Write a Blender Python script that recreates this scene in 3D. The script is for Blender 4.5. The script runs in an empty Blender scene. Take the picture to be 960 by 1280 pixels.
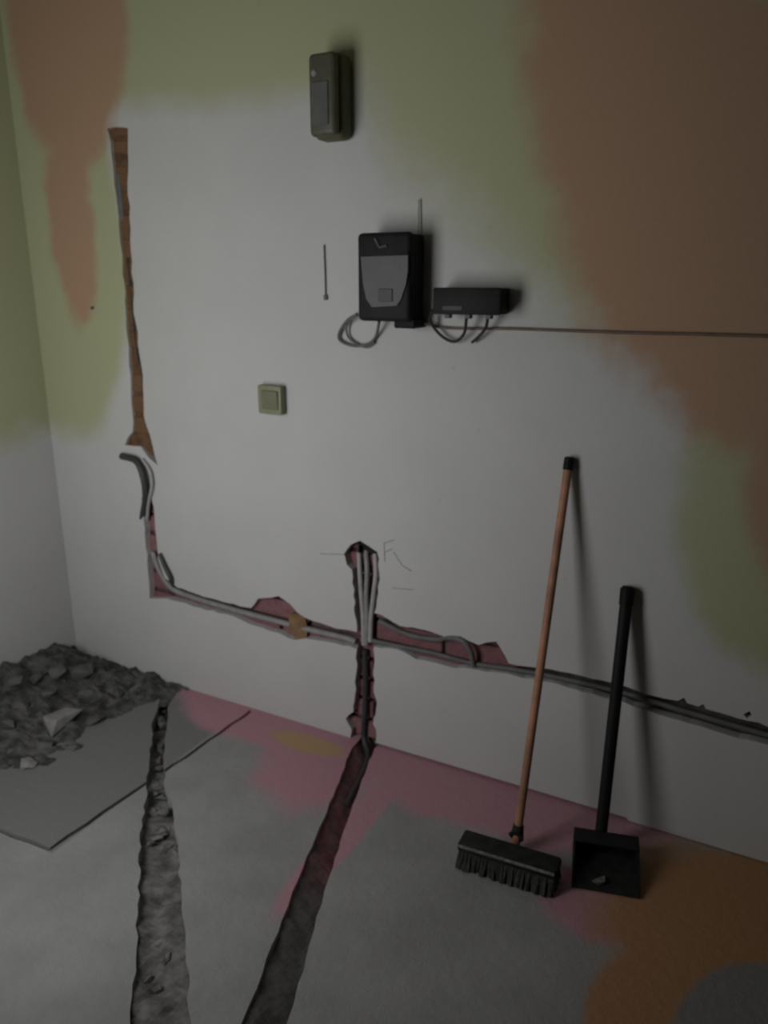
import bpy, bmesh, math, random
from mathutils import Vector, Matrix, noise
from mathutils.geometry import delaunay_2d_cdt

random.seed(7)
S = bpy.context.scene
COL = S.collection
R = math.radians

# ------------------------------------------------------------------ camera
# metres; corner of the two walls on the floor is the origin, back wall is y = 0, left wall is x = 0
F_PX, PITCH, HEAD = 980.0, R(16.3), R(28.0)
CAM = Vector((2.538, -2.036, 1.5))
fw = Vector((-math.sin(HEAD) * math.cos(PITCH), math.cos(HEAD) * math.cos(PITCH), -math.sin(PITCH)))
rt = Vector((math.cos(HEAD), math.sin(HEAD), 0))
up = rt.cross(fw)
cd = bpy.data.cameras.new('camera')
cam = bpy.data.objects.new('camera', cd)
COL.objects.link(cam)
cam.matrix_world = Matrix((rt, up, -fw)).transposed().to_4x4()
cam.location = CAM
cd.sensor_fit = 'VERTICAL'
cd.sensor_height = 36.0
cd.lens = F_PX / 1280 * 36.0
cd.clip_start = 0.02
cd.dof.use_dof = True            # the photograph is softly out of focus throughout
cd.dof.focus_distance = 1.2
cd.dof.aperture_fstop = 4.2
S.camera = cam

# ------------------------------------------------------------------ light
S.view_settings.view_transform = 'Standard'
S.view_settings.look = 'None'
S.view_settings.gamma = 1.0
S.view_settings.use_curve_mapping = False
S.view_settings.exposure = 0.0
w = bpy.data.worlds.new('overcast_sky')
S.world = w
w.use_nodes = True
w.node_tree.nodes['Background'].inputs[0].default_value = (0.80, 0.88, 1.0, 1)
w.node_tree.nodes['Background'].inputs[1].default_value = 0.35
# daylight from the left, set in the opening of an added unseen partition
PY, PX1 = -1.56, 1.45
DX0, DX1, DZ0, DZ1 = 0.60, 1.30, 0.50, 1.75
ld = bpy.data.lights.new('left_daylight', 'AREA')
ld.shape = 'RECTANGLE'
ld.size, ld.size_y = DX1 - DX0, DZ1 - DZ0
ld.energy = 13.2
ld.color = (1.0, 0.995, 1.0)
lo = bpy.data.objects.new('left_daylight', ld)
lo.location = ((DX0 + DX1) / 2, PY + .005, (DZ0 + DZ1) / 2)
lo.rotation_euler = (R(90), 0, 0)
COL.objects.link(lo)


# ------------------------------------------------------------------ helpers
def ray(px, py):
    return ((px - 480) * rt - (py - 640) * up + F_PX * fw)


def W(px, py, off=0.0):
    """point on the plane that lies off metres in front of the back wall"""
    d = ray(px, py)
    return CAM + d * ((-off - CAM.y) / d.y)


def Fl(px, py, z=0.0):
    """point on the floor plane"""
    d = ray(px, py)
    return CAM + d * ((z - CAM.z) / d.z)


def obj(name, bm, mat, parent=None, loc=None, smooth=False, kind=None):
    me = bpy.data.meshes.new(name)
    bmesh.ops.recalc_face_normals(bm, faces=bm.faces)
    bm.to_mesh(me)
    bm.free()
    if smooth:
        for p in me.polygons:
            p.use_smooth = True
        try:
            me.set_sharp_from_angle(angle=R(40))
        except Exception:
            pass
    me.materials.append(mat)
    o = bpy.data.objects.new(name, me)
    COL.objects.link(o)
    if parent:
        o.parent = parent
    if loc is not None:
        o.location = loc
    if kind:
        o['kind'] = kind
    return o


def tag(o, label, cat, group=None):
    o['label'] = label
    o['category'] = cat
    if group:
        o['group'] = group
    return o


def thing(name, label, cat, loc, group=None):
    o = bpy.data.objects.new(name, None)
    o.empty_display_size = 0.05
    COL.objects.link(o)
    o.location = loc
    return tag(o, label, cat, group)


def box(bm, lo_, hi_, bev=0.0, seg=2, mat=None):
    lo_, hi_ = Vector(lo_), Vector(hi_)
    m = Matrix.Translation((lo_ + hi_) / 2) @ Matrix.Diagonal((*(hi_ - lo_), 1))
    if mat is not None:
        m = mat @ m
    r = bmesh.ops.create_cube(bm, size=1.0, matrix=m)
    if bev:
        es = list({e for v in r['verts'] for e in v.link_edges})
        bmesh.ops.bevel(bm, geom=es, offset=bev, segments=seg, profile=0.5, affect='EDGES')
    return bm


def spline(pts, n=8):
    pts = [Vector(p) for p in pts]
    if len(pts) < 3:
        return pts
    P = [pts[0] * 2 - pts[1]] + pts + [pts[-1] * 2 - pts[-2]]
    out = []
    for i in range(1, len(P) - 2):
        a, b, c, d = P[i - 1], P[i], P[i + 1], P[i + 2]
        for k in range(n):
            t = k / n
            out.append(0.5 * ((2 * b) + (c - a) * t + (2 * a - 5 * b + 4 * c - d) * t * t + (3 * b - a - 3 * c + d) * t ** 3))
    out.append(pts[-1])
    return out


def tube(bm, pts, r, seg=10, radii=None, corr=0.0):
    """round bar along pts; corr gives the ribs of corrugated hose"""
    n = len(pts)
    rings = []
    ref = Vector((0.13, 0.31, 0.94))
    for i, p in enumerate(pts):
        t = (pts[min(i + 1, n - 1)] - pts[max(i - 1, 0)]).normalized()
        a = t.cross(ref)
        if a.length < 1e-3:
            a = t.cross(Vector((1, 0, 0)))
        a.normalize()
        b = t.cross(a)
        ref = a.cross(t) if abs(a.cross(t).length) > .5 else ref
        rr = radii[i] if radii else r
        if corr and i % 2:
            rr *= 1 - corr
        rings.append([bm.verts.new(p + (a * math.cos(q) + b * math.sin(q)) * rr) for q in (2 * math.pi * k / seg for k in range(seg))])
    for i in range(n - 1):
        for k in range(seg):
            bm.faces.new((rings[i][k], rings[i][(k + 1) % seg], rings[i + 1][(k + 1) % seg], rings[i + 1][k]))
    bm.faces.new(rings[0])
    bm.faces.new(rings[-1])
    return bm


def tube_obj(name, pts, r, mat, label=None, cat=None, parent=None, seg=10, n=8, group=None):
    bm = bmesh.new()
    o = obj(name, tube(bm, spline(pts, n), r, seg), mat, parent, smooth=True)
    if label:
        tag(o, label, cat, group)
    return o


def dist(a, b):
    return math.hypot(a[0] - b[0], a[1] - b[1])


def ragged(poly, step, amp, seed, closed=True):
    rnd = random.Random(seed)
    out = []
    m = len(poly)
    for i in range(m if closed else m - 1):
        a, b = poly[i], poly[(i + 1) % m]
        L = dist(a, b)
        k = max(1, int(L / step))
        nx, ny = (-(b[1] - a[1]) / (L + 1e-9), (b[0] - a[0]) / (L + 1e-9))
        for j in range(k):
            t = j / k
            s = rnd.uniform(-amp, amp) if j else rnd.uniform(-amp, amp) * 0.3
            out.append((a[0] + (b[0] - a[0]) * t + nx * s, a[1] + (b[1] - a[1]) * t + ny * s))
    return out


def inside(p, poly):
    c = False
    j = len(poly) - 1
    for i in range(len(poly)):
        a, b = poly[i], poly[j]
        if (a[1] > p[1]) != (b[1] > p[1]) and p[0] < (b[0] - a[0]) * (p[1] - a[1]) / (b[1] - a[1]) + a[0]:
            c = not c
        j = i
    return c


def sheet_with_holes(outer, holes, put, depth):
    """a slab whose face lies where put() lays it; holes are cut right through its depth (a vector)"""
    vs, es = [], []
    for poly in [outer] + holes:
        b = len(vs)
        vs += [Vector(p[:2]) for p in poly]
        es += [(b + i, b + (i + 1) % len(poly)) for i in range(len(poly))]
    r = delaunay_2d_cdt(vs, es, [], 0, 1e-5)
    bm = bmesh.new()
    V = [bm.verts.new(put(v.x, v.y)) for v in r[0]]
    for f in r[2]:
        c = sum((r[0][i] for i in f), Vector((0, 0))) / 3
        if inside(c, outer) and not any(inside(c, h) for h in holes):
            try:
                bm.faces.new([V[i] for i in f])
            except ValueError:
                pass
    bmesh.ops.delete(bm, geom=[v for v in bm.verts if not v.link_faces], context='VERTS')
    border = [e for e in bm.edges if len(e.link_faces) == 1]
    ext = bmesh.ops.extrude_edge_only(bm, edges=border)
    bmesh.ops.translate(bm, verts=[g for g in ext['geom'] if isinstance(g, bmesh.types.BMVert)], vec=depth)
    return bm


def lump(bm, c, size, rnd, rot=0.0, tilt=0.0):
    """a broken piece: the hull of a few random points"""
    b2 = bmesh.new()
    for _ in range(13):
        v = Vector((rnd.gauss(0, 1), rnd.gauss(0, 1), rnd.gauss(0, 1))).normalized() * rnd.uniform(.82, 1)
        v = Vector((max(-.72, min(.72, v.x)), max(-.72, min(.72, v.y)), max(-.6, min(.6, v.z))))
        b2.verts.new(Vector((v.x * size[0], v.y * size[1], v.z * size[2])) * .69)
    bmesh.ops.convex_hull(b2, input=b2.verts)
    bmesh.ops.delete(b2, geom=[v for v in b2.verts if not v.link_faces], context='VERTS')
    m = Matrix.Translation(c) @ Matrix.Rotation(rot, 4, 'Z') @ Matrix.Rotation(tilt, 4, 'X')
    mp = {v: bm.verts.new(m @ v.co) for v in b2.verts}
    for f in b2.faces:
        bm.faces.new([mp[v] for v in f.verts])
    b2.free()
    return bm


# ------------------------------------------------------------------ materials
class Mat:
    def __init__(self, name, rough=0.85, spec=0.25):
        self.m = bpy.data.materials.new(name)
        self.m.use_nodes = True
        self.t = self.m.node_tree
        self.b = self.t.nodes['Principled BSDF']
        self.b.inputs['Roughness'].default_value = rough
        self.b.inputs['Specular IOR Level'].default_value = spec
        self.pos = None

    def n(self, kind, **kw):
        x = self.t.nodes.new(kind)
        for k, v in kw.items():
            if hasattr(x, k):
                setattr(x, k, v)
            else:
                x.inputs[k].default_value = v
        return x

    def l(self, a, b):
        self.t.links.new(a, b)

    def position(self):
        if self.pos is None:
            self.pos = self.n('ShaderNodeNewGeometry').outputs['Position']
        return self.pos

    def noise(self, scale, detail=4.0, rough=0.55, world=True):
        x = self.n('ShaderNodeTexNoise')
        x.inputs['Scale'].default_value = scale
        x.inputs['Detail'].default_value = detail
        x.inputs['Roughness'].default_value = rough
        if world:
            self.l(self.position(), x.inputs['Vector'])
        else:
            tc = self.n('ShaderNodeTexCoord')
            self.l(tc.outputs['Object'], x.inputs['Vector'])
        return x

    def ramp(self, src, lo_, hi_, a=0.0, b=1.0, smooth=True):
        x = self.n('ShaderNodeMapRange')
        x.interpolation_type = 'SMOOTHSTEP' if smooth else 'LINEAR'
        for k, v in (('From Min', lo_), ('From Max', hi_), ('To Min', a), ('To Max', b)):
            x.inputs[k].default_value = v
        self.l(src, x.inputs['Value'])
        return x.outputs['Result']

    def math(self, op, a, b):
        x = self.n('ShaderNodeMath', operation=op)
        for i, v in enumerate((a, b)):
            if isinstance(v, (int, float)):
                x.inputs[i].default_value = v
            else:
                self.l(v, x.inputs[i])
        return x.outputs[0]

    def mix(self, fac, a, b, blend='MIX'):
        x = self.n('ShaderNodeMix', data_type='RGBA', blend_type=blend)
        if isinstance(fac, (int, float)):
            x.inputs[0].default_value = fac
        else:
            self.l(fac, x.inputs[0])
        for i, v in ((6, a), (7, b)):
            if isinstance(v, tuple):
                x.inputs[i].default_value = (*v[:3], 1)
            else:
                self.l(v, x.inputs[i])
        return x.outputs[2]

    def patch(self, centre, radii, warp, soft=0.25, amp=0.35):
        """a paint patch: an ellipsoid in the room whose outline is frayed by noise; returns 1 inside"""
        s = self.n('ShaderNodeVectorMath', operation='SUBTRACT')
        self.l(self.position(), s.inputs[0])
        s.inputs[1].default_value = centre
        d = self.n('ShaderNodeVectorMath', operation='DIVIDE')
        self.l(s.outputs[0], d.inputs[0])
        d.inputs[1].default_value = radii
        L = self.n('ShaderNodeVectorMath', operation='LENGTH')
        self.l(d.outputs[0], L.inputs[0])
        q = self.math('ADD', L.outputs['Value'], self.math('MULTIPLY', self.math('SUBTRACT', warp, 0.5), amp * 2))
        return self.ramp(q, 1.0 - soft, 1.0 + soft, 1.0, 0.0)

    def color(self, c):
        if isinstance(c, tuple):
            self.b.inputs['Base Color'].default_value = (*c[:3], 1)
        else:
            self.l(c, self.b.inputs['Base Color'])
        return self

    def bump(self, src, strength=0.3, dist_=0.004):
        x = self.n('ShaderNodeBump')
        x.inputs['Strength'].default_value = strength
        x.inputs['Distance'].default_value = dist_
        self.l(src, x.inputs['Height'])
        self.l(x.outputs[0], self.b.inputs['Normal'])
        return self


def plain(name, c, rough=0.6, spec=0.3, var=0.12, scale=30):
    m = Mat(name, rough, spec)
    nz = m.noise(scale, 3, world=False)
    k = m.ramp(nz.outputs['Fac'], .3, .7)
    m.color(m.mix(k, tuple(x * (1 - var) for x in c), tuple(x * (1 + var) for x in c)))
    m.bump(nz.outputs['Fac'], 0.15, 0.001)
    return m.m


BIG = 9.0
OLIVE = (0.395, 0.41, 0.255)
BROWN = (0.40, 0.262, 0.172)


def wall_paint(name, patches, base=(0.50, 0.50, 0.495)):
    m = Mat(name, 0.8, 0.2)
    nz = m.noise(3.2, 5, .6)
    fine = m.noise(60, 4)
    c = m.mix(m.ramp(nz.outputs['Fac'], .3, .7), tuple(x * .97 for x in base), tuple(x * 1.03 for x in base))
    for ctr, rad, colr, soft, amp in patches:
        c = m.mix(m.patch(ctr, rad, nz.outputs['Fac'], soft, amp), c, colr)
    sp = m.ramp(m.noise(23, 2).outputs['Fac'], .70, .76)
    c = m.mix(m.math('MULTIPLY', sp, .12), c, (.2, .19, .17))
    m.color(c)
    m.bump(fine.outputs['Fac'], 0.25, 0.003)
    return m.m


wall_m = wall_paint('painted_plaster', [
    ((2.62, 0, 2.35), (1.30, BIG, 1.02), OLIVE, .10, .12),
    ((0.90, 0, 2.56), (1.10, BIG, 0.55), OLIVE, .10, .12),
    ((0.12, 0, 1.62), (0.36, BIG, 0.68), OLIVE, .10, .15),
    ((2.78, 0, 0.98), (0.48, BIG, 0.52), OLIVE, .10, .15),
    ((0.30, 0, 2.30), (0.25, BIG, 0.42), BROWN, .14, .42),
    ((0.24, 0, 1.72), (0.11, BIG, 0.30), BROWN, .25, .9),
    ((2.74, 0, 2.25), (0.92, BIG, 1.22), BROWN, .07, .16),
    ((2.80, 0, 1.05), (0.36, BIG, 0.36), BROWN, .10, .2),
    ((2.45, 0, 2.40), (0.44, BIG, 0.33), (.34, .35, .22), .10, .3),
])
left_m = wall_paint('painted_plaster_left', [((0, -0.4, 2.0), (BIG, 3.0, 1.05), OLIVE, .06, .12)], (.50, .50, .495))
ceil_m = wall_paint('ceiling_paint', [], (.42, .42, .40))
far_m = wall_paint('far_paint', [], (.30, .27, .22))

# floor: grey dusty concrete, red oxide paint left bare along the wall, brown where no dust lies
m = Mat('dusty_concrete', 0.9, 0.15)
nz = m.noise(4.5, 6, .6)
nf = m.noise(38, 5, .65)
GREY_ = (.285, .285, .285)
c = m.mix(m.ramp(nz.outputs['Fac'], .3, .7), tuple(x * .9 for x in GREY_), tuple(x * 1.08 for x in GREY_))
sep = m.n('ShaderNodeSeparateXYZ')      # the darker slab inside the saw cut
m.l(m.position(), sep.inputs[0])
dx = m.math('DIVIDE', m.math('ABSOLUTE', m.math('SUBTRACT', sep.outputs['X'], .44), 0), .45)
dy = m.math('DIVIDE', m.math('ABSOLUTE', m.math('SUBTRACT', sep.outputs['Y'], -.43), 0), .445)
c = m.mix(m.ramp(m.math('MAXIMUM', dx, dy), .985, 1.015, 1, 0), c, (.19, .19, .19))
RED = (.42, .235, .275)
for ctr, rad, s_, a_ in (
        ((0.95, 0.02, 0), (0.38, 0.21, BIG), .12, .25),
        ((1.32, -0.02, 0), (0.24, 0.40, BIG), .15, .35),
        ((1.56, -0.42, 0), (0.05, 0.34, BIG), .2, .3),
        ((1.85, 0.02, 0), (0.52, 0.27, BIG), .12, .25),
        ((2.26, -0.36, 0), (0.16, 0.12, BIG), .2, .35)):
    c = m.mix(m.patch(ctr, rad, nz.outputs['Fac'], s_, a_), c, RED)
c = m.mix(m.patch((1.22, -0.10, 0), (0.13, 0.05, BIG), nz.outputs['Fac'], .25, .5), c, (.42, .28, .16))
c = m.mix(m.patch((2.95, -0.30, 0), (0.72, 0.42, BIG), nz.outputs['Fac'], .10, .22), c, (.37, .205, .105))
c = m.mix(m.patch((2.42, -0.62, 0), (0.12, 0.22, BIG), nz.outputs['Fac'], .15, .2), c, (.37, .205, .105))
c = m.mix(m.patch((2.72, -0.62, 0), (0.25, 0.28, BIG), nz.outputs['Fac'], .05, .06), c, (.215, .215, .215))
fk = m.ramp(nf.outputs['Fac'], .62, .74)
c = m.mix(m.math('MULTIPLY', fk, .25), c, (.45, .44, .43))
m.color(c)
m.bump(nf.outputs['Fac'], .5, .006)
floor_m = m.m


def brick_mat(name, a, b):
    m = Mat(name, .95, .1)
    oi = m.n('ShaderNodeObjectInfo')
    nz = m.noise(45, 4)
    c = m.mix(oi.outputs['Random'], a, b)
    c = m.mix(m.math('MULTIPLY', m.ramp(nz.outputs['Fac'], .45, .75), .5), c, tuple(x * .55 for x in a))
    m.color(c)
    m.bump(nz.outputs['Fac'], .8, .006)
    return m.m


red_brick = brick_mat('red_brick', (.20, .095, .105), (.25, .13, .138))
tan_brick = brick_mat('tan_brick', (.15, .083, .045), (.19, .11, .062))
mortar_m = plain('mortar', (.11, .098, .092), .95, .1, .25, 40)
tan_mortar_m = plain('tan_mortar', (.13, .075, .045), .95, .1, .25, 40)
soil_m = plain('dark_rubble', (.085, .084, .082), .95, .1, .45, 22)
trench_m = plain('trench_fill', (.145, .142, .139), .95, .1, .4, 22)
m = Mat('trench_earth', .95, .1)
nz = m.noise(26, 4)
sep = m.n('ShaderNodeSeparateXYZ')
m.l(m.position(), sep.inputs[0])
c = m.mix(m.ramp(m.math('ADD', sep.outputs['Y'], m.math('MULTIPLY', nz.outputs['Fac'], .2)), -.62, -.40), (.15, .148, .145), (.19, .095, .105))
c = m.mix(m.ramp(nz.outputs['Fac'], .45, .7), c, (.10, .09, .088))
m.color(c)
m.bump(nz.outputs['Fac'], .6, .006)
earth_m = m.m
chunk_m = plain('broken_concrete', (.105, .104, .102), .95, .1, .3, 25)
pale_chunk_m = plain('pale_concrete', (.23, .228, .225), .95, .1, .15, 25)
conduit_m = plain('grey_conduit', (.25, .25, .25), .55, .35)
pale_conduit_m = plain('pale_conduit', (.36, .35, .345), .55, .35)
dark_conduit_m = plain('dark_conduit', (.045, .045, .047), .5, .4)
cable_m = plain('grey_cable', (.13, .13, .13), .6, .3)
black_cable_m = plain('black_cable', (.035, .034, .033), .6, .3)
black_m = plain('black_plastic', (.009, .009, .0095), .6, .15, .15)
black2_m = plain('black_plastic_front', (.014, .014, .0145), .6, .18, .15)
panel_m = plain('grey_panel', (.085, .086, .087), .5, .35, .06)
panel_dark_m = plain('grey_panel_dark', (.062, .062, .062), .5, .3, .06)
strip_m = plain('label_strip', (.032, .032, .032), .5, .3, .06)
gloss_m = plain('painted_glint', (.08, .08, .08), .25, .5, .05)
olive_m = plain('olive_plastic', (.085, .088, .045), .5, .35, .1)
olive_front_m = plain('olive_front', (.085, .086, .060), .45, .35, .1)
box_panel_m = plain('box_panel', (.105, .106, .105), .4, .4, .08)
switch_m = plain('switch_plate', (.22, .23, .138), .5, .35, .06)
switch_key_m = plain('switch_key', (.155, .163, .098), .5, .35, .06)
orange_m = plain('orange_handle', (.36, .18, .11), .55, .3, .3, 9)
tan_m = plain('tan_gypsum', (.23, .145, .08), .9, .1, .2)
black_pole_m = plain('black_pole', (.010, .010, .010), .6, .2, .15)
head_m = plain('broom_block', (.022, .022, .0215), .8, .15, .3)
bristle_m = plain('bristles', (.05, .049, .047), .95, .05, .3, 120)
dust_highlight_m = plain('dust_highlight', (.17, .168, .16), .9, .1, .4, 60)
steel_m = plain('nail_steel', (.10, .09, .07), .5, .5)
pencil_m = plain('pencil', (.33, .33, .33), .8, .1)
frame_m = plain('window_frame', (.30, .28, .25), .5, .3)

# ------------------------------------------------------------------ the back wall: plaster sheet with the chased channels
RX, RY, RZ, T = 4.2, -4.2, 2.62, 0.030


def wp(pts):
    return [(lambda q: (q.x, q.z))(W(*p)) for p in pts]


left_channel = wp([(134, 160), (160, 160), (160, 215), (163, 300), (167, 380), (174, 440), (179, 470), (180, 520), (188, 545), (197, 582),
                   (186, 572), (176, 558), (156, 556), (166, 540), (164, 480), (158, 400), (153, 330), (148, 270), (142, 215), (139, 190)])
low_left_channel = wp([(177, 622), (190, 617), (194, 660), (198, 700), (206, 722), (222, 735), (262, 747), (300, 758), (314, 760), (322, 748), (348, 745),
                       (362, 755), (372, 766), (390, 776), (420, 786), (446, 790), (446, 811), (420, 804), (382, 798), (368, 800), (345, 790), (322, 783),
                       (290, 770), (250, 760), (224, 752), (208, 748), (187, 748), (185, 710), (181, 660)])
mid_channel = wp([(430, 692), (438, 681), (450, 676), (462, 683), (472, 690), (474, 715), (471, 750), (468, 775), (468, 820), (467, 865), (471, 878), (466, 905),
                  (470, 912), (466, 960), (436, 960), (440, 912), (432, 898), (442, 890), (444, 868), (446, 815), (446, 790), (442, 745), (440, 712), (434, 706)])
right_channel = wp([(467, 766), (476, 768), (500, 782), (540, 790), (556, 796), (575, 795), (598, 806), (620, 802), (636, 829), (648, 832), (700, 839), (760, 852), (820, 871), (862, 880), (900, 891),
                    (985, 914), (1060, 936), (1060, 961), (985, 939), (900, 916), (850, 901), (780, 878), (700, 856), (645, 845), (600, 838), (560, 833), (520, 824), (497, 812), (467, 808)])
pits = [wp([(x - 5, y), (x + 3, y - 4), (x + 7, y + 3), (x, y + 5)]) for x, y in ((852, 876), (876, 884), (934, 893))]
holes = [ragged(left_channel, .03, .005, 1), ragged(low_left_channel, .025, .004, 2), ragged(mid_channel, .02, .004, 3), ragged(right_channel, .022, .003, 4)] + pits
outer = [(0, 0), (1.40, 0.0), (1.402, .010), (2.25, .012), (2.26, .004), (RX, .004), (RX, RZ), (0, RZ)]
wall_back = obj('wall_back', sheet_with_holes(outer, holes, lambda x, z: Vector((x, 0, z)), Vector((0, T, 0))), wall_m, kind='structure')
bm = bmesh.new()
box(bm, (-.2, T + .012, -.12), (RX, .22, RZ + .1))
obj('mortar_bed', bm, mortar_m, wall_back)
bm = bmesh.new()
box(bm, (.38, .0125, .92), (.62, .05, 2.06))
obj('clay_mortar', bm, tan_mortar_m, wall_back)

# single bricks laid bare in the channels
BL, BH, J = .235, .062, .013


def rect_hits(x0, z0, x1, z1):
    for h in holes[:4]:
        if any(x0 < p[0] < x1 and z0 < p[1] < z1 for p in h):
            return True
        for i in range(7):
            for k in range(4):
                if inside((x0 + (x1 - x0) * i / 6, z0 + (z1 - z0) * k / 3), h):
                    return True
    return False


rnd = random.Random(3)
row = 0
z = .005
while z < 2.1:
    x = -.2 + (row % 2) * (BL + J) / 2
    while x < 3.1:
        if x < 1.80 and rect_hits(x - .01, z - .01, x + BL + .01, z + BH + .01):
            yf = (.008 if z > .90 else .024) + rnd.uniform(-.002, .006)
            bm = bmesh.new()
            box(bm, (x, yf, z), (x + BL, yf + .06, z + BH), .004, 1)
            for v in bm.verts:
                v.co += Vector((0, noise.noise(v.co * 30) * .003, 0))
            obj('brick', bm, tan_brick if z > .90 else red_brick, wall_back)
        x += BL + J
    z += BH + J
    row += 1

# pencil marks of the electrician beside the box hole: thin strokes on the plaster
bm = bmesh.new()
for a in ([(480, 678), (481, 702)], [(480, 679), (492, 675)], [(492, 690), (502, 706)], [(502, 706), (514, 714)], [(482, 690), (490, 686)], [(400, 692), (430, 693)], [(490, 735), (516, 737)]):
    tube(bm, [W(*p, .0005) for p in a], .0016, 5)
obj('pencil_mark', bm, pencil_m, wall_back)

# ------------------------------------------------------------------ the floor slab with its trenches
def fp(pts):
    return [(lambda q: (q.x, q.y))(Fl(*p)) for p in pts]


def further(a, b, d):
    L = dist(a, b)
    return (b[0] + (b[0] - a[0]) / L * d, b[1] + (b[1] - a[1]) / L * d)


lt_l = fp([(200, 872), (191, 900), (187, 950), (182, 1000), (175, 1050), (172, 1130), (169, 1200), (163, 1280)])
lt_r = fp([(222, 864), (210, 885), (206, 930), (206, 985), (217, 1012), (223, 1060), (226, 1110), (230, 1150), (233, 1200), (239, 1280)])
lt_l.append(further(lt_l[-3], lt_l[-1], .7))
lt_r.append(further(lt_r[-3], lt_r[-1], .7))
left_trench = ragged(lt_l + lt_r[::-1], .03, .005, 5)
rt_l = fp([(440, 935), (420, 985), (395, 1045), (372, 1100), (352, 1150), (328, 1215), (302, 1280)])
rt_r = fp([(468, 935), (449, 985), (433, 1030), (416, 1085), (402, 1130), (387, 1180), (373, 1230), (358, 1280)])
rt_l = [(rt_l[0][0] - .01, .05)] + rt_l + [further(rt_l[-3], rt_l[-1], .7)]
rt_r = [(rt_r[0][0] + .01, .05)] + rt_r + [further(rt_r[-3], rt_r[-1], .7)]
right_trench = ragged(rt_l + rt_r[::-1], .035, .0035, 6)


def cut(pts, wd, seed):
    a = ragged(pts, .05, .003, seed, False) + [pts[-1]]
    L, Rr = [], []
    for i, p in enumerate(a):
        q0, q1 = a[max(i - 1, 0)], a[min(i + 1, len(a) - 1)]
        d = dist(q0, q1) + 1e-9
        nx, ny = -(q1[1] - q0[1]) / d * wd / 2, (q1[0] - q0[0]) / d * wd / 2
        L.append((p[0] + nx, p[1] + ny))
        Rr.append((p[0] - nx, p[1] - ny))
    return L + Rr[::-1]


seam = cut([(.915, -.012), (.905, -.30), (.885, -.62), (.872, -.868), (.74, -.878), (.40, -.885), (.01, -.89)], .014, 8)
fo = [(0, RY), (RX, RY), (RX, .05), (0, .05)]
floor = obj('floor', sheet_with_holes(fo, [left_trench, right_trench, seam], lambda x, y: Vector((x, y, 0)), Vector((0, 0, -.11))), floor_m, kind='structure')
bm = bmesh.new()
box(bm, (-.05, RY, -.16), (RX, .06, -.10))
obj('hardcore_bed', bm, soil_m, floor)


def bed(poly, zfun, step=.014):
    """rough fill that lies in a trench, a height field over the trench outline"""
    xs, ys = [p[0] for p in poly], [p[1] for p in poly]
    x0, x1, y0, y1 = min(xs) - step, max(xs) + step, min(ys) - step, max(ys) + step
    nx, ny = int((x1 - x0) / step) + 1, int((y1 - y0) / step) + 1
    bm = bmesh.new()
    V = {}

    def g(i, k):
        if (i, k) not in V:
            x, y = x0 + i * step, y0 + k * step
            V[i, k] = bm.verts.new((x, y, zfun(x, y)))
        return V[i, k]
    near = set()
    for i in range(nx):
        for k in range(ny):
            if inside((x0 + i * step, y0 + k * step), poly):
                for a in range(-2, 2):
                    for b in range(-2, 2):
                        near.add((i + a, k + b))
    for i, k in near:
        bm.faces.new((g(i, k), g(i + 1, k), g(i + 1, k + 1), g(i, k + 1)))
    return bm


def nz3(x, y, s, seed=0.0):
    return noise.fractal(Vector((x * s, y * s, seed)), 1.0, 2.0, 4)


bm = bed(left_trench, lambda x, y: min(-.004, -.034 + .016 * nz3(x, y, 14, 3) + .018 * max(0, min(1, (-y - .55) / .4)) - .02 * max(0, min(1, (.5 + y) / .3))))
rr = random.Random(12)
for q in range(70):
    t = rr.random()
    a, b = lt_l[0], lt_l[-1]
    i = t * (len(lt_l) - 1.001)
    k = int(i)
    pl = [lt_l[k][n] + (lt_l[k + 1][n] - lt_l[k][n]) * (i - k) for n in (0, 1)]
    j = t * (len(lt_r) - 1.001)
    k = int(j)
    pr = [lt_r[k][n] + (lt_r[k + 1][n] - lt_r[k][n]) * (j - k) for n in (0, 1)]
    s = rr.uniform(.2, .8)
    sz = rr.uniform(.012, .03)
    lump(bm, (pl[0] + (pr[0] - pl[0]) * s, pl[1] + (pr[1] - pl[1]) * s, -.028 + rr.uniform(-.01, .008)), (sz * 1.3, sz, sz * .8), rr, rr.uniform(0, 6), rr.uniform(-.5, .5))
obj('trench_rubble', bm, trench_m, floor, kind='stuff')


def gap(p, line):
    return min(abs((b[0] - a[0]) * (a[1] - p[1]) - (a[0] - p[0]) * (b[1] - a[1])) / dist(a, b) if min(a[1], b[1]) - .02 <= p[1] <= max(a[1], b[1]) + .02 else 9
               for a, b in zip(line, line[1:]))


def slope(x, y):
    # the earth lies banked up against the side of the trench nearer the rubble
    a, b = gap((x, y), rt_l), gap((x, y), rt_r)
    k = a / (a + b + 1e-6)
    if a > .09 and x < 1.3:
        k = 0
    return -.010 - .055 * max(0, min(1, k)) + .010 * nz3(x, y, 14, 7)


bm = bed(right_trench, slope, .011)
obj('trench_soil', bm, earth_m, floor, kind='stuff')

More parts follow.
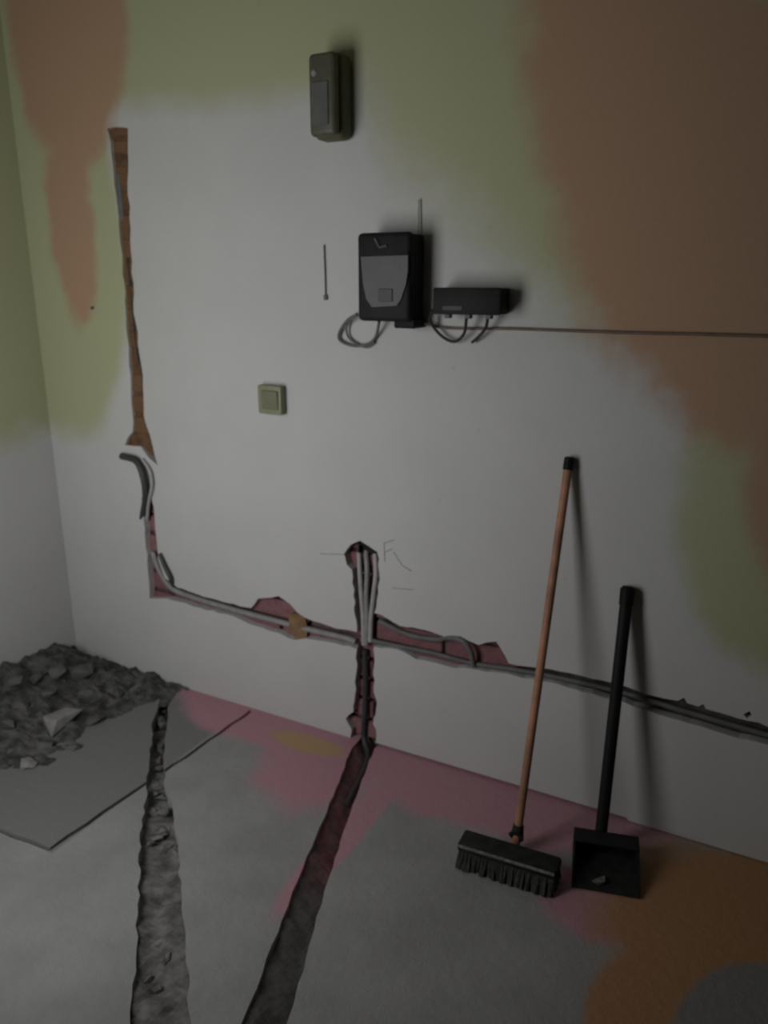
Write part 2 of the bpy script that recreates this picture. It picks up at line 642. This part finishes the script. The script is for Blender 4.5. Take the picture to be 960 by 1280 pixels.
# ------------------------------------------------------------------ the other walls and the ceiling (all but the left wall are out of frame)
bm = bmesh.new()
box(bm, (-.2, RY - .2, -.1), (0, .25, RZ))
obj('wall_left', bm, left_m, kind='structure')
bm = bmesh.new()
box(bm, (0, PY - .12, -.02), (DX0, PY, RZ))
box(bm, (DX1, PY - .12, -.02), (PX1, PY, RZ))
box(bm, (DX0, PY - .12, DZ1), (DX1, PY, RZ))
box(bm, (DX0, PY - .12, -.02), (DX1, PY, DZ0))
obj('added_partition', bm, left_m, kind='structure')  # added and unseen; its place and opening are set to shape the daylight
bm = bmesh.new()
box(bm, (RX, RY - .2, -.1), (RX + .2, .25, RZ))
obj('wall_right', bm, far_m, kind='structure')
bm = bmesh.new()
box(bm, (0, RY - .2, -.1), (RX, RY, RZ))
obj('wall_front', bm, far_m, kind='structure')
bm = bmesh.new()
box(bm, (-.2, RY - .2, RZ), (RX + .2, .25, RZ + .15))
obj('ceiling', bm, ceil_m, kind='structure')
# ------------------------------------------------------------------ electrical box high on the wall
def front_box(name, px0, px1, py0, py1, off):
    """corners of a box front seen at these pixels, off metres in front of the wall: x0, x1, z0, z1"""
    a, b = W(px0, (py0 + py1) / 2, off), W(px1, (py0 + py1) / 2, off)
    t_, b_ = W((px0 + px1) / 2, py0, off), W((px0 + px1) / 2, py1, off)
    return a.x, b.x, b_.z, t_.z


x0, x1, z0, z1 = front_box('', 384, 420, 62, 172, .09)
cx, cz, hw, hh = (x0 + x1) / 2, (z0 + z1) / 2, (x1 - x0) / 2, (z1 - z0) / 2
t = thing('electrical_box', 'tall olive plastic electrical box with rounded corners, high on the wall', 'electrical box', (cx, 0, cz))
bm = bmesh.new()
box(bm, (-hw, -.065, -hh), (hw, -.001, hh), .016, 3)
obj('body', bm, olive_m, t, smooth=True)
bm = bmesh.new()
box(bm, (-hw + .003, -.092, -hh + .004), (hw - .003, -.062, hh - .004), .014, 3)
obj('cover', bm, olive_front_m, t, smooth=True)
bm = bmesh.new()
box(bm, (-hw + .016, -.096, -hh + .03), (hw - .022, -.090, .03), .002, 1)
cov = obj('panel', bm, box_panel_m, t)
bm = bmesh.new()
bmesh.ops.create_uvsphere(bm, u_segments=12, v_segments=8, radius=.009, matrix=Matrix.Translation((-hw + .024, -.092, .052)) @ Matrix.Diagonal((1, .5, 1, 1)))
obj('highlight_dot', bm, pale_chunk_m, t, smooth=True)  # pale dot standing in for a small highlight on the cover

# ------------------------------------------------------------------ black unit with tapered grey panel
MO = .095
x0, x1, z0, z1 = front_box('', 446, 513, 290, 402, MO)
cx, cz, hw, hh = (x0 + x1) / 2, (z0 + z1) / 2, (x1 - x0) / 2, (z1 - z0) / 2
t = thing('modem', 'upright black modem with a tapered grey front panel, fixed to the wall', 'modem', (cx, 0, cz))
bm = bmesh.new()
box(bm, (-hw + .004, -MO + .02, -hh + .004), (hw - .002, -.002, hh - .004), .010, 2)
obj('body', bm, black_m, t, smooth=True)
bm = bmesh.new()
box(bm, (-hw, -MO, -hh), (hw, -MO + .03, hh), .013, 3)
obj('front_frame', bm, black2_m, t, smooth=True)
# tapered panel: wide at its top, narrow at its foot
lo2 = [(452, 321), (512, 319), (511, 340), (508, 356), (502, 374), (497, 382), (466, 384), (459, 374), (455, 356)]
pts = [(lambda q: (q.x - cx, q.z - cz))(W(px, py, MO)) for px, py in lo2]
pts = [(max(-hw + .008, min(hw - .006, p[0])), p[1]) for p in pts]
bm = bmesh.new()
f = bm.faces.new([bm.verts.new((p[0], -MO - .005, p[1])) for p in pts])
e = bmesh.ops.extrude_face_region(bm, geom=[f])
bmesh.ops.translate(bm, verts=[g for g in e['geom'] if isinstance(g, bmesh.types.BMVert)], vec=(0, .008, 0))
pan = obj('front_panel', bm, panel_m, t)
pan['label'] = 'tapered grey front panel'
q0, q1 = W(474, 361, MO) - Vector((cx, 0, cz)), W(492, 377, MO) - Vector((cx, 0, cz))
bm = bmesh.new()
box(bm, (q0.x, -MO - .008, q1.z), (q1.x, -MO - .004, q0.z), .0015, 1)
obj('key', bm, panel_dark_m, pan)
q0, q1 = W(469, 298, MO) - Vector((cx, 0, cz)), W(484, 309, MO) - Vector((cx, 0, cz))
bm = bmesh.new()
tube(bm, [Vector((q0.x, -MO - .001, q0.z)), Vector((q0.x * .6 + q1.x * .4, -MO - .002, q1.z)), Vector((q1.x, -MO - .001, q1.z + .004))], .004, 8)
obj('glint', bm, gloss_m, t, smooth=True)  # grey stroke painting the glossy spots near the top
bm = bmesh.new()
box(bm, (hw - .06, -.075, -hh - .018), (hw + .004, -.002, -hh + .008), .004, 1)
obj('bracket', bm, black_m, t)
bm = bmesh.new()
tube(bm, [Vector((hw - .018, -.012, hh - .01)), Vector((hw - .020, -.008, hh + .085))], .0022, 8)
obj('upright_rod', bm, pale_conduit_m, t, smooth=True)  # thin pale rod rising above the body

# ------------------------------------------------------------------ flat black router
RO = .078
x0, x1, z0, z1 = front_box('', 541, 625, 360, 393, RO)
cx, cz, hw, hh = (x0 + x1) / 2, (z0 + z1) / 2, (x1 - x0) / 2, (z1 - z0) / 2
t = thing('router', 'flat black router box beside the modem, with cables looping below it', 'router', (cx, 0, cz))
bm = bmesh.new()
box(bm, (-hw, -RO + .008, -hh), (hw, -.002, hh), .006, 2)
obj('body', bm, black_m, t, smooth=True)
bm = bmesh.new()
box(bm, (-hw - .001, -RO, -hh - .001), (hw + .001, -RO + .012, hh + .001), .005, 2)
ff = obj('front', bm, black2_m, t, smooth=True)
bm = bmesh.new()
box(bm, (-hw * .7, -RO - .0015, -hh * .72), (-hw * .1, -RO + .002, -hh * .35), .0008, 1)
obj('label_strip', bm, strip_m, ff)
for k in range(3):
    bm = bmesh.new()
    box(bm, (-hw * .75 + k * hw * .62, -RO * .7, -hh - .012), (-hw * .75 + k * hw * .62 + .016, -RO * .45, -hh + .003), .002, 1)
    obj('plug', bm, cable_m, t)

# cables
tube_obj('cable', [W(541, 388, .05), W(538, 402, .03), W(552, 420, .02), (W(568, 427, .02)), W(580, 417, .03), W(583, 398, .05)], .0042, black_cable_m,
         'black cable looping below the router towards the modem', 'cable')
tube_obj('cable', [W(610, 396, .05), W(607, 410, .03), W(598, 421, .02), W(590, 428, .012)], .0042, black_cable_m,
         'short black cable hanging from the router end farther from the modem', 'cable')
tube_obj('cable', [W(458, 394, .05), W(440, 396, .03), W(427, 410, .015), W(424, 424, .01), W(440, 432, .01), W(460, 430, .01), W(470, 420, .012), W(474, 402, .04)], .0042, cable_m,
         'grey cable looping out below the modem', 'cable')
tube_obj('cable', [W(446, 392, .05), W(434, 404, .02), W(436, 422, .01), W(456, 434, .01), W(468, 428, .01)], .0032, cable_m,
         'thin grey cable hanging in a slack bend inside the loop under the modem', 'cable')
tube_obj('cable', [W(530, 404, .02), W(560, 410, .006), W(640, 411, .005), W(700, 413, .005), W(790, 416, .005), W(880, 418, .005), W(985, 421, .005), W(1080, 424, .005)], .0038, plain('wall_cable', (.16, .12, .09), .6, .3),
         'long thin cable running straight along the wall away from the router', 'cable')
# thin hanging wire with a small end
t = thing('hanging_wire', 'short thin wire hanging on the bare wall above the switch, with a small end piece', 'wire', W(405, 306))
a, b = W(405, 306, .004) - t.location, W(407, 372, .004) - t.location
bm = bmesh.new()
obj('strand', tube(bm, [a, (a + b) / 2 + Vector((.0008, 0, 0)), b], .0021, 6), cable_m, t, smooth=True)
bm = bmesh.new()
box(bm, b + Vector((-.006, -.004, -.007)), b + Vector((.006, .0035, .008)), .002, 1)
obj('end_piece', bm, cable_m, t)
# nail
bm = bmesh.new()
p = W(117, 385)
tube(bm, [p + Vector((0, .01, 0)), p + Vector((0, -.008, 0)), p + Vector((0, -.0081, 0)), p + Vector((0, -.010, 0))], .004, 10, [.002, .002, .0055, .0055])
tag(obj('nail', bm, steel_m), 'nail head in the olive wall beside the brown channel', 'nail')

# ------------------------------------------------------------------ light switch
x0, x1, z0, z1 = front_box('', 322, 351, 482, 518, .030)
cx, cz, hw, hh = (x0 + x1) / 2, (z0 + z1) / 2, (x1 - x0) / 2, (z1 - z0) / 2
t = thing('light_switch', 'square yellowish light switch on the pale wall', 'light switch', (cx, 0, cz))
bm = bmesh.new()
box(bm, (-hw, -.030, -hh), (hw, -.001, hh), .005, 2)
obj('plate', bm, switch_m, t, smooth=True)
bm = bmesh.new()
box(bm, (-hw + .017, -.035, -hh + .018), (hw - .010, -.029, hh - .014), .002, 1, Matrix.Rotation(R(3), 4, 'X'))
obj('rocker', bm, switch_key_m, t, smooth=True)

# ------------------------------------------------------------------ conduits in the channels
tube_obj('conduit', [W(191, 690, -.018), W(199, 712, -.012), W(214, 734, -.010), W(240, 746, -.012), W(300, 764, -.014), W(372, 783, -.014), W(430, 797, -.014), W(445, 802, -.013)],
         .0105, conduit_m, 'grey conduit running along the wall channel from its corner to the box hole', 'conduit')
tube_obj('conduit', [W(178, 648, -.012), W(182, 622, .010), W(179, 596, .022), W(170, 576, .018), W(152, 570, .012)], .0125, dark_conduit_m,
         'bent dark conduit end arching out of the channel over the pale wall', 'conduit')
tube_obj('conduit', [W(184, 650, -.014), W(186, 628, .004), W(190, 606, .010), W(187, 588, .010), W(178, 574, .006)], .0065, pale_conduit_m,
         'thin pale conduit curving beside the bent dark conduit end', 'conduit')
tube_obj('conduit', [W(200, 692, .004), W(206, 708, .012), W(213, 722, .012), W(217, 732, -.006)], .0085, dark_conduit_m,
         'short dark conduit stub slanting at the channel corner', 'conduit')
for pts, mt, lb in (
        ([(449, 690), (450, 716), (452, 745), (454, 770), (455, 806)], pale_conduit_m, 'first pale conduit from the switch side of the three dropping from the box hole'),
        ([(458, 688), (459, 716), (458, 745), (459, 775), (458, 806)], conduit_m, 'middle grey conduit of the three dropping from the box hole'),
        ([(469, 692), (470, 718), (467, 745), (464, 772), (463, 802)], pale_conduit_m, 'pale conduit of the three from the box hole, nearest the broom')):
    tube_obj('conduit', [W(px, py, -.012 if i else -.026) for i, (px, py) in enumerate(pts)], .0082, mt, lb, 'conduit')
tube_obj('conduit', [W(462, 800, -.012), W(490, 806, -.016), W(540, 816, -.016), W(590, 829, -.014), W(650, 838, -.012), W(700, 847.5, -.012), W(780, 866, -.012), W(860, 890, -.012), W(985, 926, -.012), W(1050, 945, -.012)],
         .0075, cable_m, 'long grey conduit in the narrow channel behind the broom and dustpan', 'conduit')
tube_obj('conduit', [W(474, 776, -.018), W(510, 793, -.018), W(545, 799, -.014), W(560, 797, -.004), W(578, 801, .004), W(588, 814, .004), W(592, 832, -.008)], .0085, cable_m,
         'bowed conduit arching in the wide red gap of the channel', 'conduit')
tube_obj('conduit', [W(456, 812, -.014), W(457, 850, -.012), W(456, 890, -.012), W(455, 922, -.012)] + [Vector((Fl(450, 950).x, -.05, -.030)), Vector((Fl(432, 995).x, Fl(432, 995).y, -.038))], .0095, dark_conduit_m,
         'dark conduit running down the channel under the box hole into the floor trench', 'conduit')
tube_obj('conduit', [W(149, 218, -.016), W(151, 245, -.014), W(154, 275, -.016)], .010, cable_m,
         'short piece of grey conduit near the top of the brown channel', 'conduit')
tube_obj('cable', [W(158, 300, -.016), W(162, 340, -.012), W(165, 372, -.012), W(172, 440, -.012), W(178, 462, -.004), W(180, 500, -.016)], .005, black_cable_m,
         'dark cable inside the brown upright channel', 'cable')
# lump of gypsum that holds the conduit
bm = bmesh.new()
rr = random.Random(17)
q = W(373, 783, -.006)
lump(bm, q, (.070, .034, .112), rr, 0, 0)
tag(obj('gypsum_dab', bm, tan_m), 'tan dab of gypsum holding the conduit in the channel', 'gypsum')
# junction box sunk in the hole
t = thing('junction_box', 'dark junction box sunk in the wall where the conduits meet', 'junction box', W(452, 690))
p0, p1 = W(446, 679) - t.location, W(472, 697) - t.location
bm = bmesh.new()
box(bm, (p0.x, .026, p1.z), (p1.x, .030, p0.z))
obj('back_plate', bm, black2_m, t)
bm = bmesh.new()
for a, b in (((p0.x, .002, p0.z - .004), (p1.x, .030, p0.z)), ((p1.x - .004, .002, p1.z), (p1.x, .026, p0.z - .004)), ((p0.x, .008, p1.z), (p0.x + .004, .026, p0.z - .004))):
    box(bm, a, b)
obj('rim', bm, black2_m, t)

# ------------------------------------------------------------------ broom
top = W(712, 571, .012)
foot = Fl(645, 1058, .055)
foot.y = -.27
foot = CAM + ray(645, 1055) * ((-.27 - CAM.y) / ray(645, 1055).y)
t = thing('broom', 'orange-handled broom with a wide dark head leaning on the wall', 'broom', (foot.x, foot.y, 0))
L = t.location
d = (top - foot).normalized()
bm = bmesh.new()
obj('handle', tube(bm, [foot - L, (foot + top) / 2 - L, top - d * .03 - L], .0115, 14), orange_m, t, smooth=True)
bm = bmesh.new()
obj('cap', tube(bm, [top - d * .035 - L, top - d * .004 - L, top - L], .0135, 14, [.0135, .0135, .009]), black_m, t, smooth=True)
hz = foot.z
# head: block across the handle, long axis as seen from (575,1060) to (692,1100)
ha, hb = Fl(572, 1058, .05), Fl(696, 1096, .05)
dv = (hb - ha)
ang = math.atan2(dv.y, dv.x)
mid = (ha + hb) / 2
HM = Matrix.Translation((mid.x - L.x, mid.y - L.y + .015, 0)) @ Matrix.Rotation(ang, 4, 'Z')
hl = dv.length / 2
bm = bmesh.new()
box(bm, (-hl, -.026, .043), (hl, .042, .068), .008, 2, HM)
blk = obj('block', bm, head_m, t, smooth=True)
bm = bmesh.new()
box(bm, (-hl + .004, -.031, .060), (hl - .004, -.024, .0675), .002, 1, HM)
obj('dusty_edge_highlight', bm, dust_highlight_m, blk)  # dust, with the highlight along the edge put into its pale colour
bm = bmesh.new()
rr = random.Random(9)
for i in range(44):
    for k in range(6):
        bx, by = -hl + .008 + (2 * hl - .016) * i / 43, -.020 + .054 * k / 5
        a = HM @ Vector((bx, by, .046))
        b = HM @ Vector((bx + rr.uniform(-.008, .008), by * 1.5 - .006 + rr.uniform(-.008, .008), .003))
        tube(bm, [a, (a + b) / 2, b], .004, 5, [.0035, .0055, .0065])
obj('bristles', bm, bristle_m, t, smooth=True, kind='stuff')
sk = HM.inverted() @ (foot - L)
bm = bmesh.new()
obj('socket', tube(bm, [Vector((foot.x - L.x, foot.y - L.y, .058)) - d * .01, foot - L + d * .03, foot - L + d * .055], .018, 14, [.022, .017, .0145]), head_m, t, smooth=True)

# ------------------------------------------------------------------ long-handled dustpan
top = W(785, 733, .018)
bot = CAM + ray(749, 1062) * ((-.16 - CAM.y) / ray(749, 1062).y)
t = thing('dustpan', 'black long-handled dustpan standing against the wall beside the broom', 'dustpan', (bot.x, bot.y, 0))
L = t.location
d = (top - bot).normalized()
bm = bmesh.new()
obj('handle', tube(bm, [bot - d * .03 - L, (bot + top) / 2 - L, top - d * .04 - L], .0165, 16), black_pole_m, t, smooth=True)
bm = bmesh.new()
obj('grip', tube(bm, [top - d * .05 - L, top - d * .008 - L, top - L], .019, 16, [.0185, .0195, .013]), black_m, t, smooth=True)
# pan: floor plate, back and two cheeks, opening towards the broom
PM = Matrix.Translation((.034, -.080, 0)) @ Matrix.Rotation(R(14), 4, 'Z')
bm = bmesh.new()
box(bm, (-.085, -.075, .002), (.085, .085, .006), .001, 1, PM)
obj('pan_floor', bm, head_m, t)
bm = bmesh.new()
box(bm, (-.085, .080, .006), (.085, .085, .065), .001, 1, PM)
obj('pan_back', bm, black2_m, t)
for sx in (-1, 1):
    b2 = bmesh.new()
    prof = [(-.075, .006), (.080, .006), (.080, .065), (.035, .060), (-.05, .018)]
    xs = (sx * .085, sx * .080)
    fa = [b2.verts.new(PM @ Vector((xs[0], y, z))) for y, z in prof]
    fb = [b2.verts.new(PM @ Vector((xs[1], y, z))) for y, z in prof]
    b2.faces.new(fa)
    b2.faces.new(fb[::-1])
    for i in range(5):
        b2.faces.new((fa[i], fa[(i + 1) % 5], fb[(i + 1) % 5], fb[i]))
    obj('pan_side', b2, black2_m, t)
bm = bmesh.new()
box(bm, (-.082, .030, .060), (.082, .083, .065), .001, 1, PM)
obj('pan_hood', bm, black2_m, t)
bm = bmesh.new()
lump(bm, PM @ Vector((-.02, -.045, .012)), (.045, .028, .018), random.Random(31), .6)
obj('dust_clump', bm, dust_highlight_m, t)

# ------------------------------------------------------------------ rubble heap in the corner
edge = fp([(228, 870), (205, 876), (135, 905), (62, 962), (-20, 968)])
region = [(-.004, .0)] + [(edge[0][0], -.001)] + edge + [(-.004, edge[-1][1])]


def heap(x, y):
    e = min(dist((x, y), q) for q in EDGE)
    ins = inside((x, y), region)
    k = min(1, e / .10) if ins else 0
    h = .020 + .085 * max(0, 1 - x / .42) * max(0, min(1, (-y + .02) / .12)) * max(0, min(1, (.80 + y) / .25))
    return -.006 + k * (h + .030 * nz3(x, y, 13, 1) + .012 * nz3(x, y, 40, 5))


EDGE = ragged(edge, .02, 0, 1, False)
bm = bed(region, heap, .0125)
for v in bm.verts:
    v.co.x = max(v.co.x, .001)
    v.co.y = min(v.co.y, -.001)
o = obj('rubble', bm, soil_m, kind='stuff')
tag(o, 'dark heap of dirt and fine rubble in the corner of the room', 'rubble')

rr = random.Random(21)


def chunk(px, py, size, mat, label, rot, tilt=0.0, group=None, lift=.25):
    p = Fl(px, py, .04)
    z = max(0, heap(p.x, p.y))
    p = Fl(px, py, z + size[2] * lift)
    bm = bmesh.new()
    lump(bm, Vector((0, 0, 0)), size, rr, rot, tilt)
    o = obj('concrete_chunk', bm, mat, loc=p)
    return tag(o, label, 'concrete', group)


chunk(74, 902, (.135, .125, .055), pale_chunk_m, 'largest pale slab of broken concrete lying flat in the corner rubble', .5, .10)
chunk(34, 955, (.060, .040, .035), pale_chunk_m, 'small pale concrete piece at the front edge of the corner rubble', .3)
G = 'dark concrete lumps in the rubble heap'
for px, py, s, lb in (
        (18, 850, .10, 'large dark concrete lump against the left wall, at the picture edge'),
        (48, 845, .085, 'dark concrete lump on top of the rubble under the left wall'),
        (72, 838, .07, 'small dark concrete lump between the heap top and the room corner'),
        (100, 838, .10, 'large dark concrete lump right in the corner of the two walls'),
        (28, 880, .09, 'dark concrete lump behind the pale slab, towards the left wall'),
        (10, 905, .085, 'dark concrete lump low in the heap at the picture edge, level with the pale slab'),
        (112, 868, .08, 'dark concrete lump between the pale slab and the back wall'),
        (118, 900, .07, 'dark concrete lump beside the pale slab on the trench side'),
        (92, 932, .055, 'little dark concrete lump just in front of the pale slab'),
        (56, 930, .06, 'dark concrete lump between the pale slab and the small pale piece'),
        (130, 850, .06, 'dark concrete lump at the foot of the back wall, close to the corner'),
        (16, 935, .06, 'dark concrete lump beside the small pale piece, at the picture edge'),
        (150, 865, .06, 'dark concrete lump at the thin end of the heap under the back wall'),
        (36, 915, .06, 'dark concrete lump touching the pale slab on the left wall side'),
        (60, 866, .065, 'dark concrete lump directly behind the pale slab'),
        (175, 872, .05, 'last dark concrete lump of the heap, next to the trench end')):
    chunk(px, py, (s, s * rr.uniform(.6, .95), s * rr.uniform(.4, .6)), chunk_m, lb, rr.uniform(0, 6), rr.uniform(-.35, .35), G)
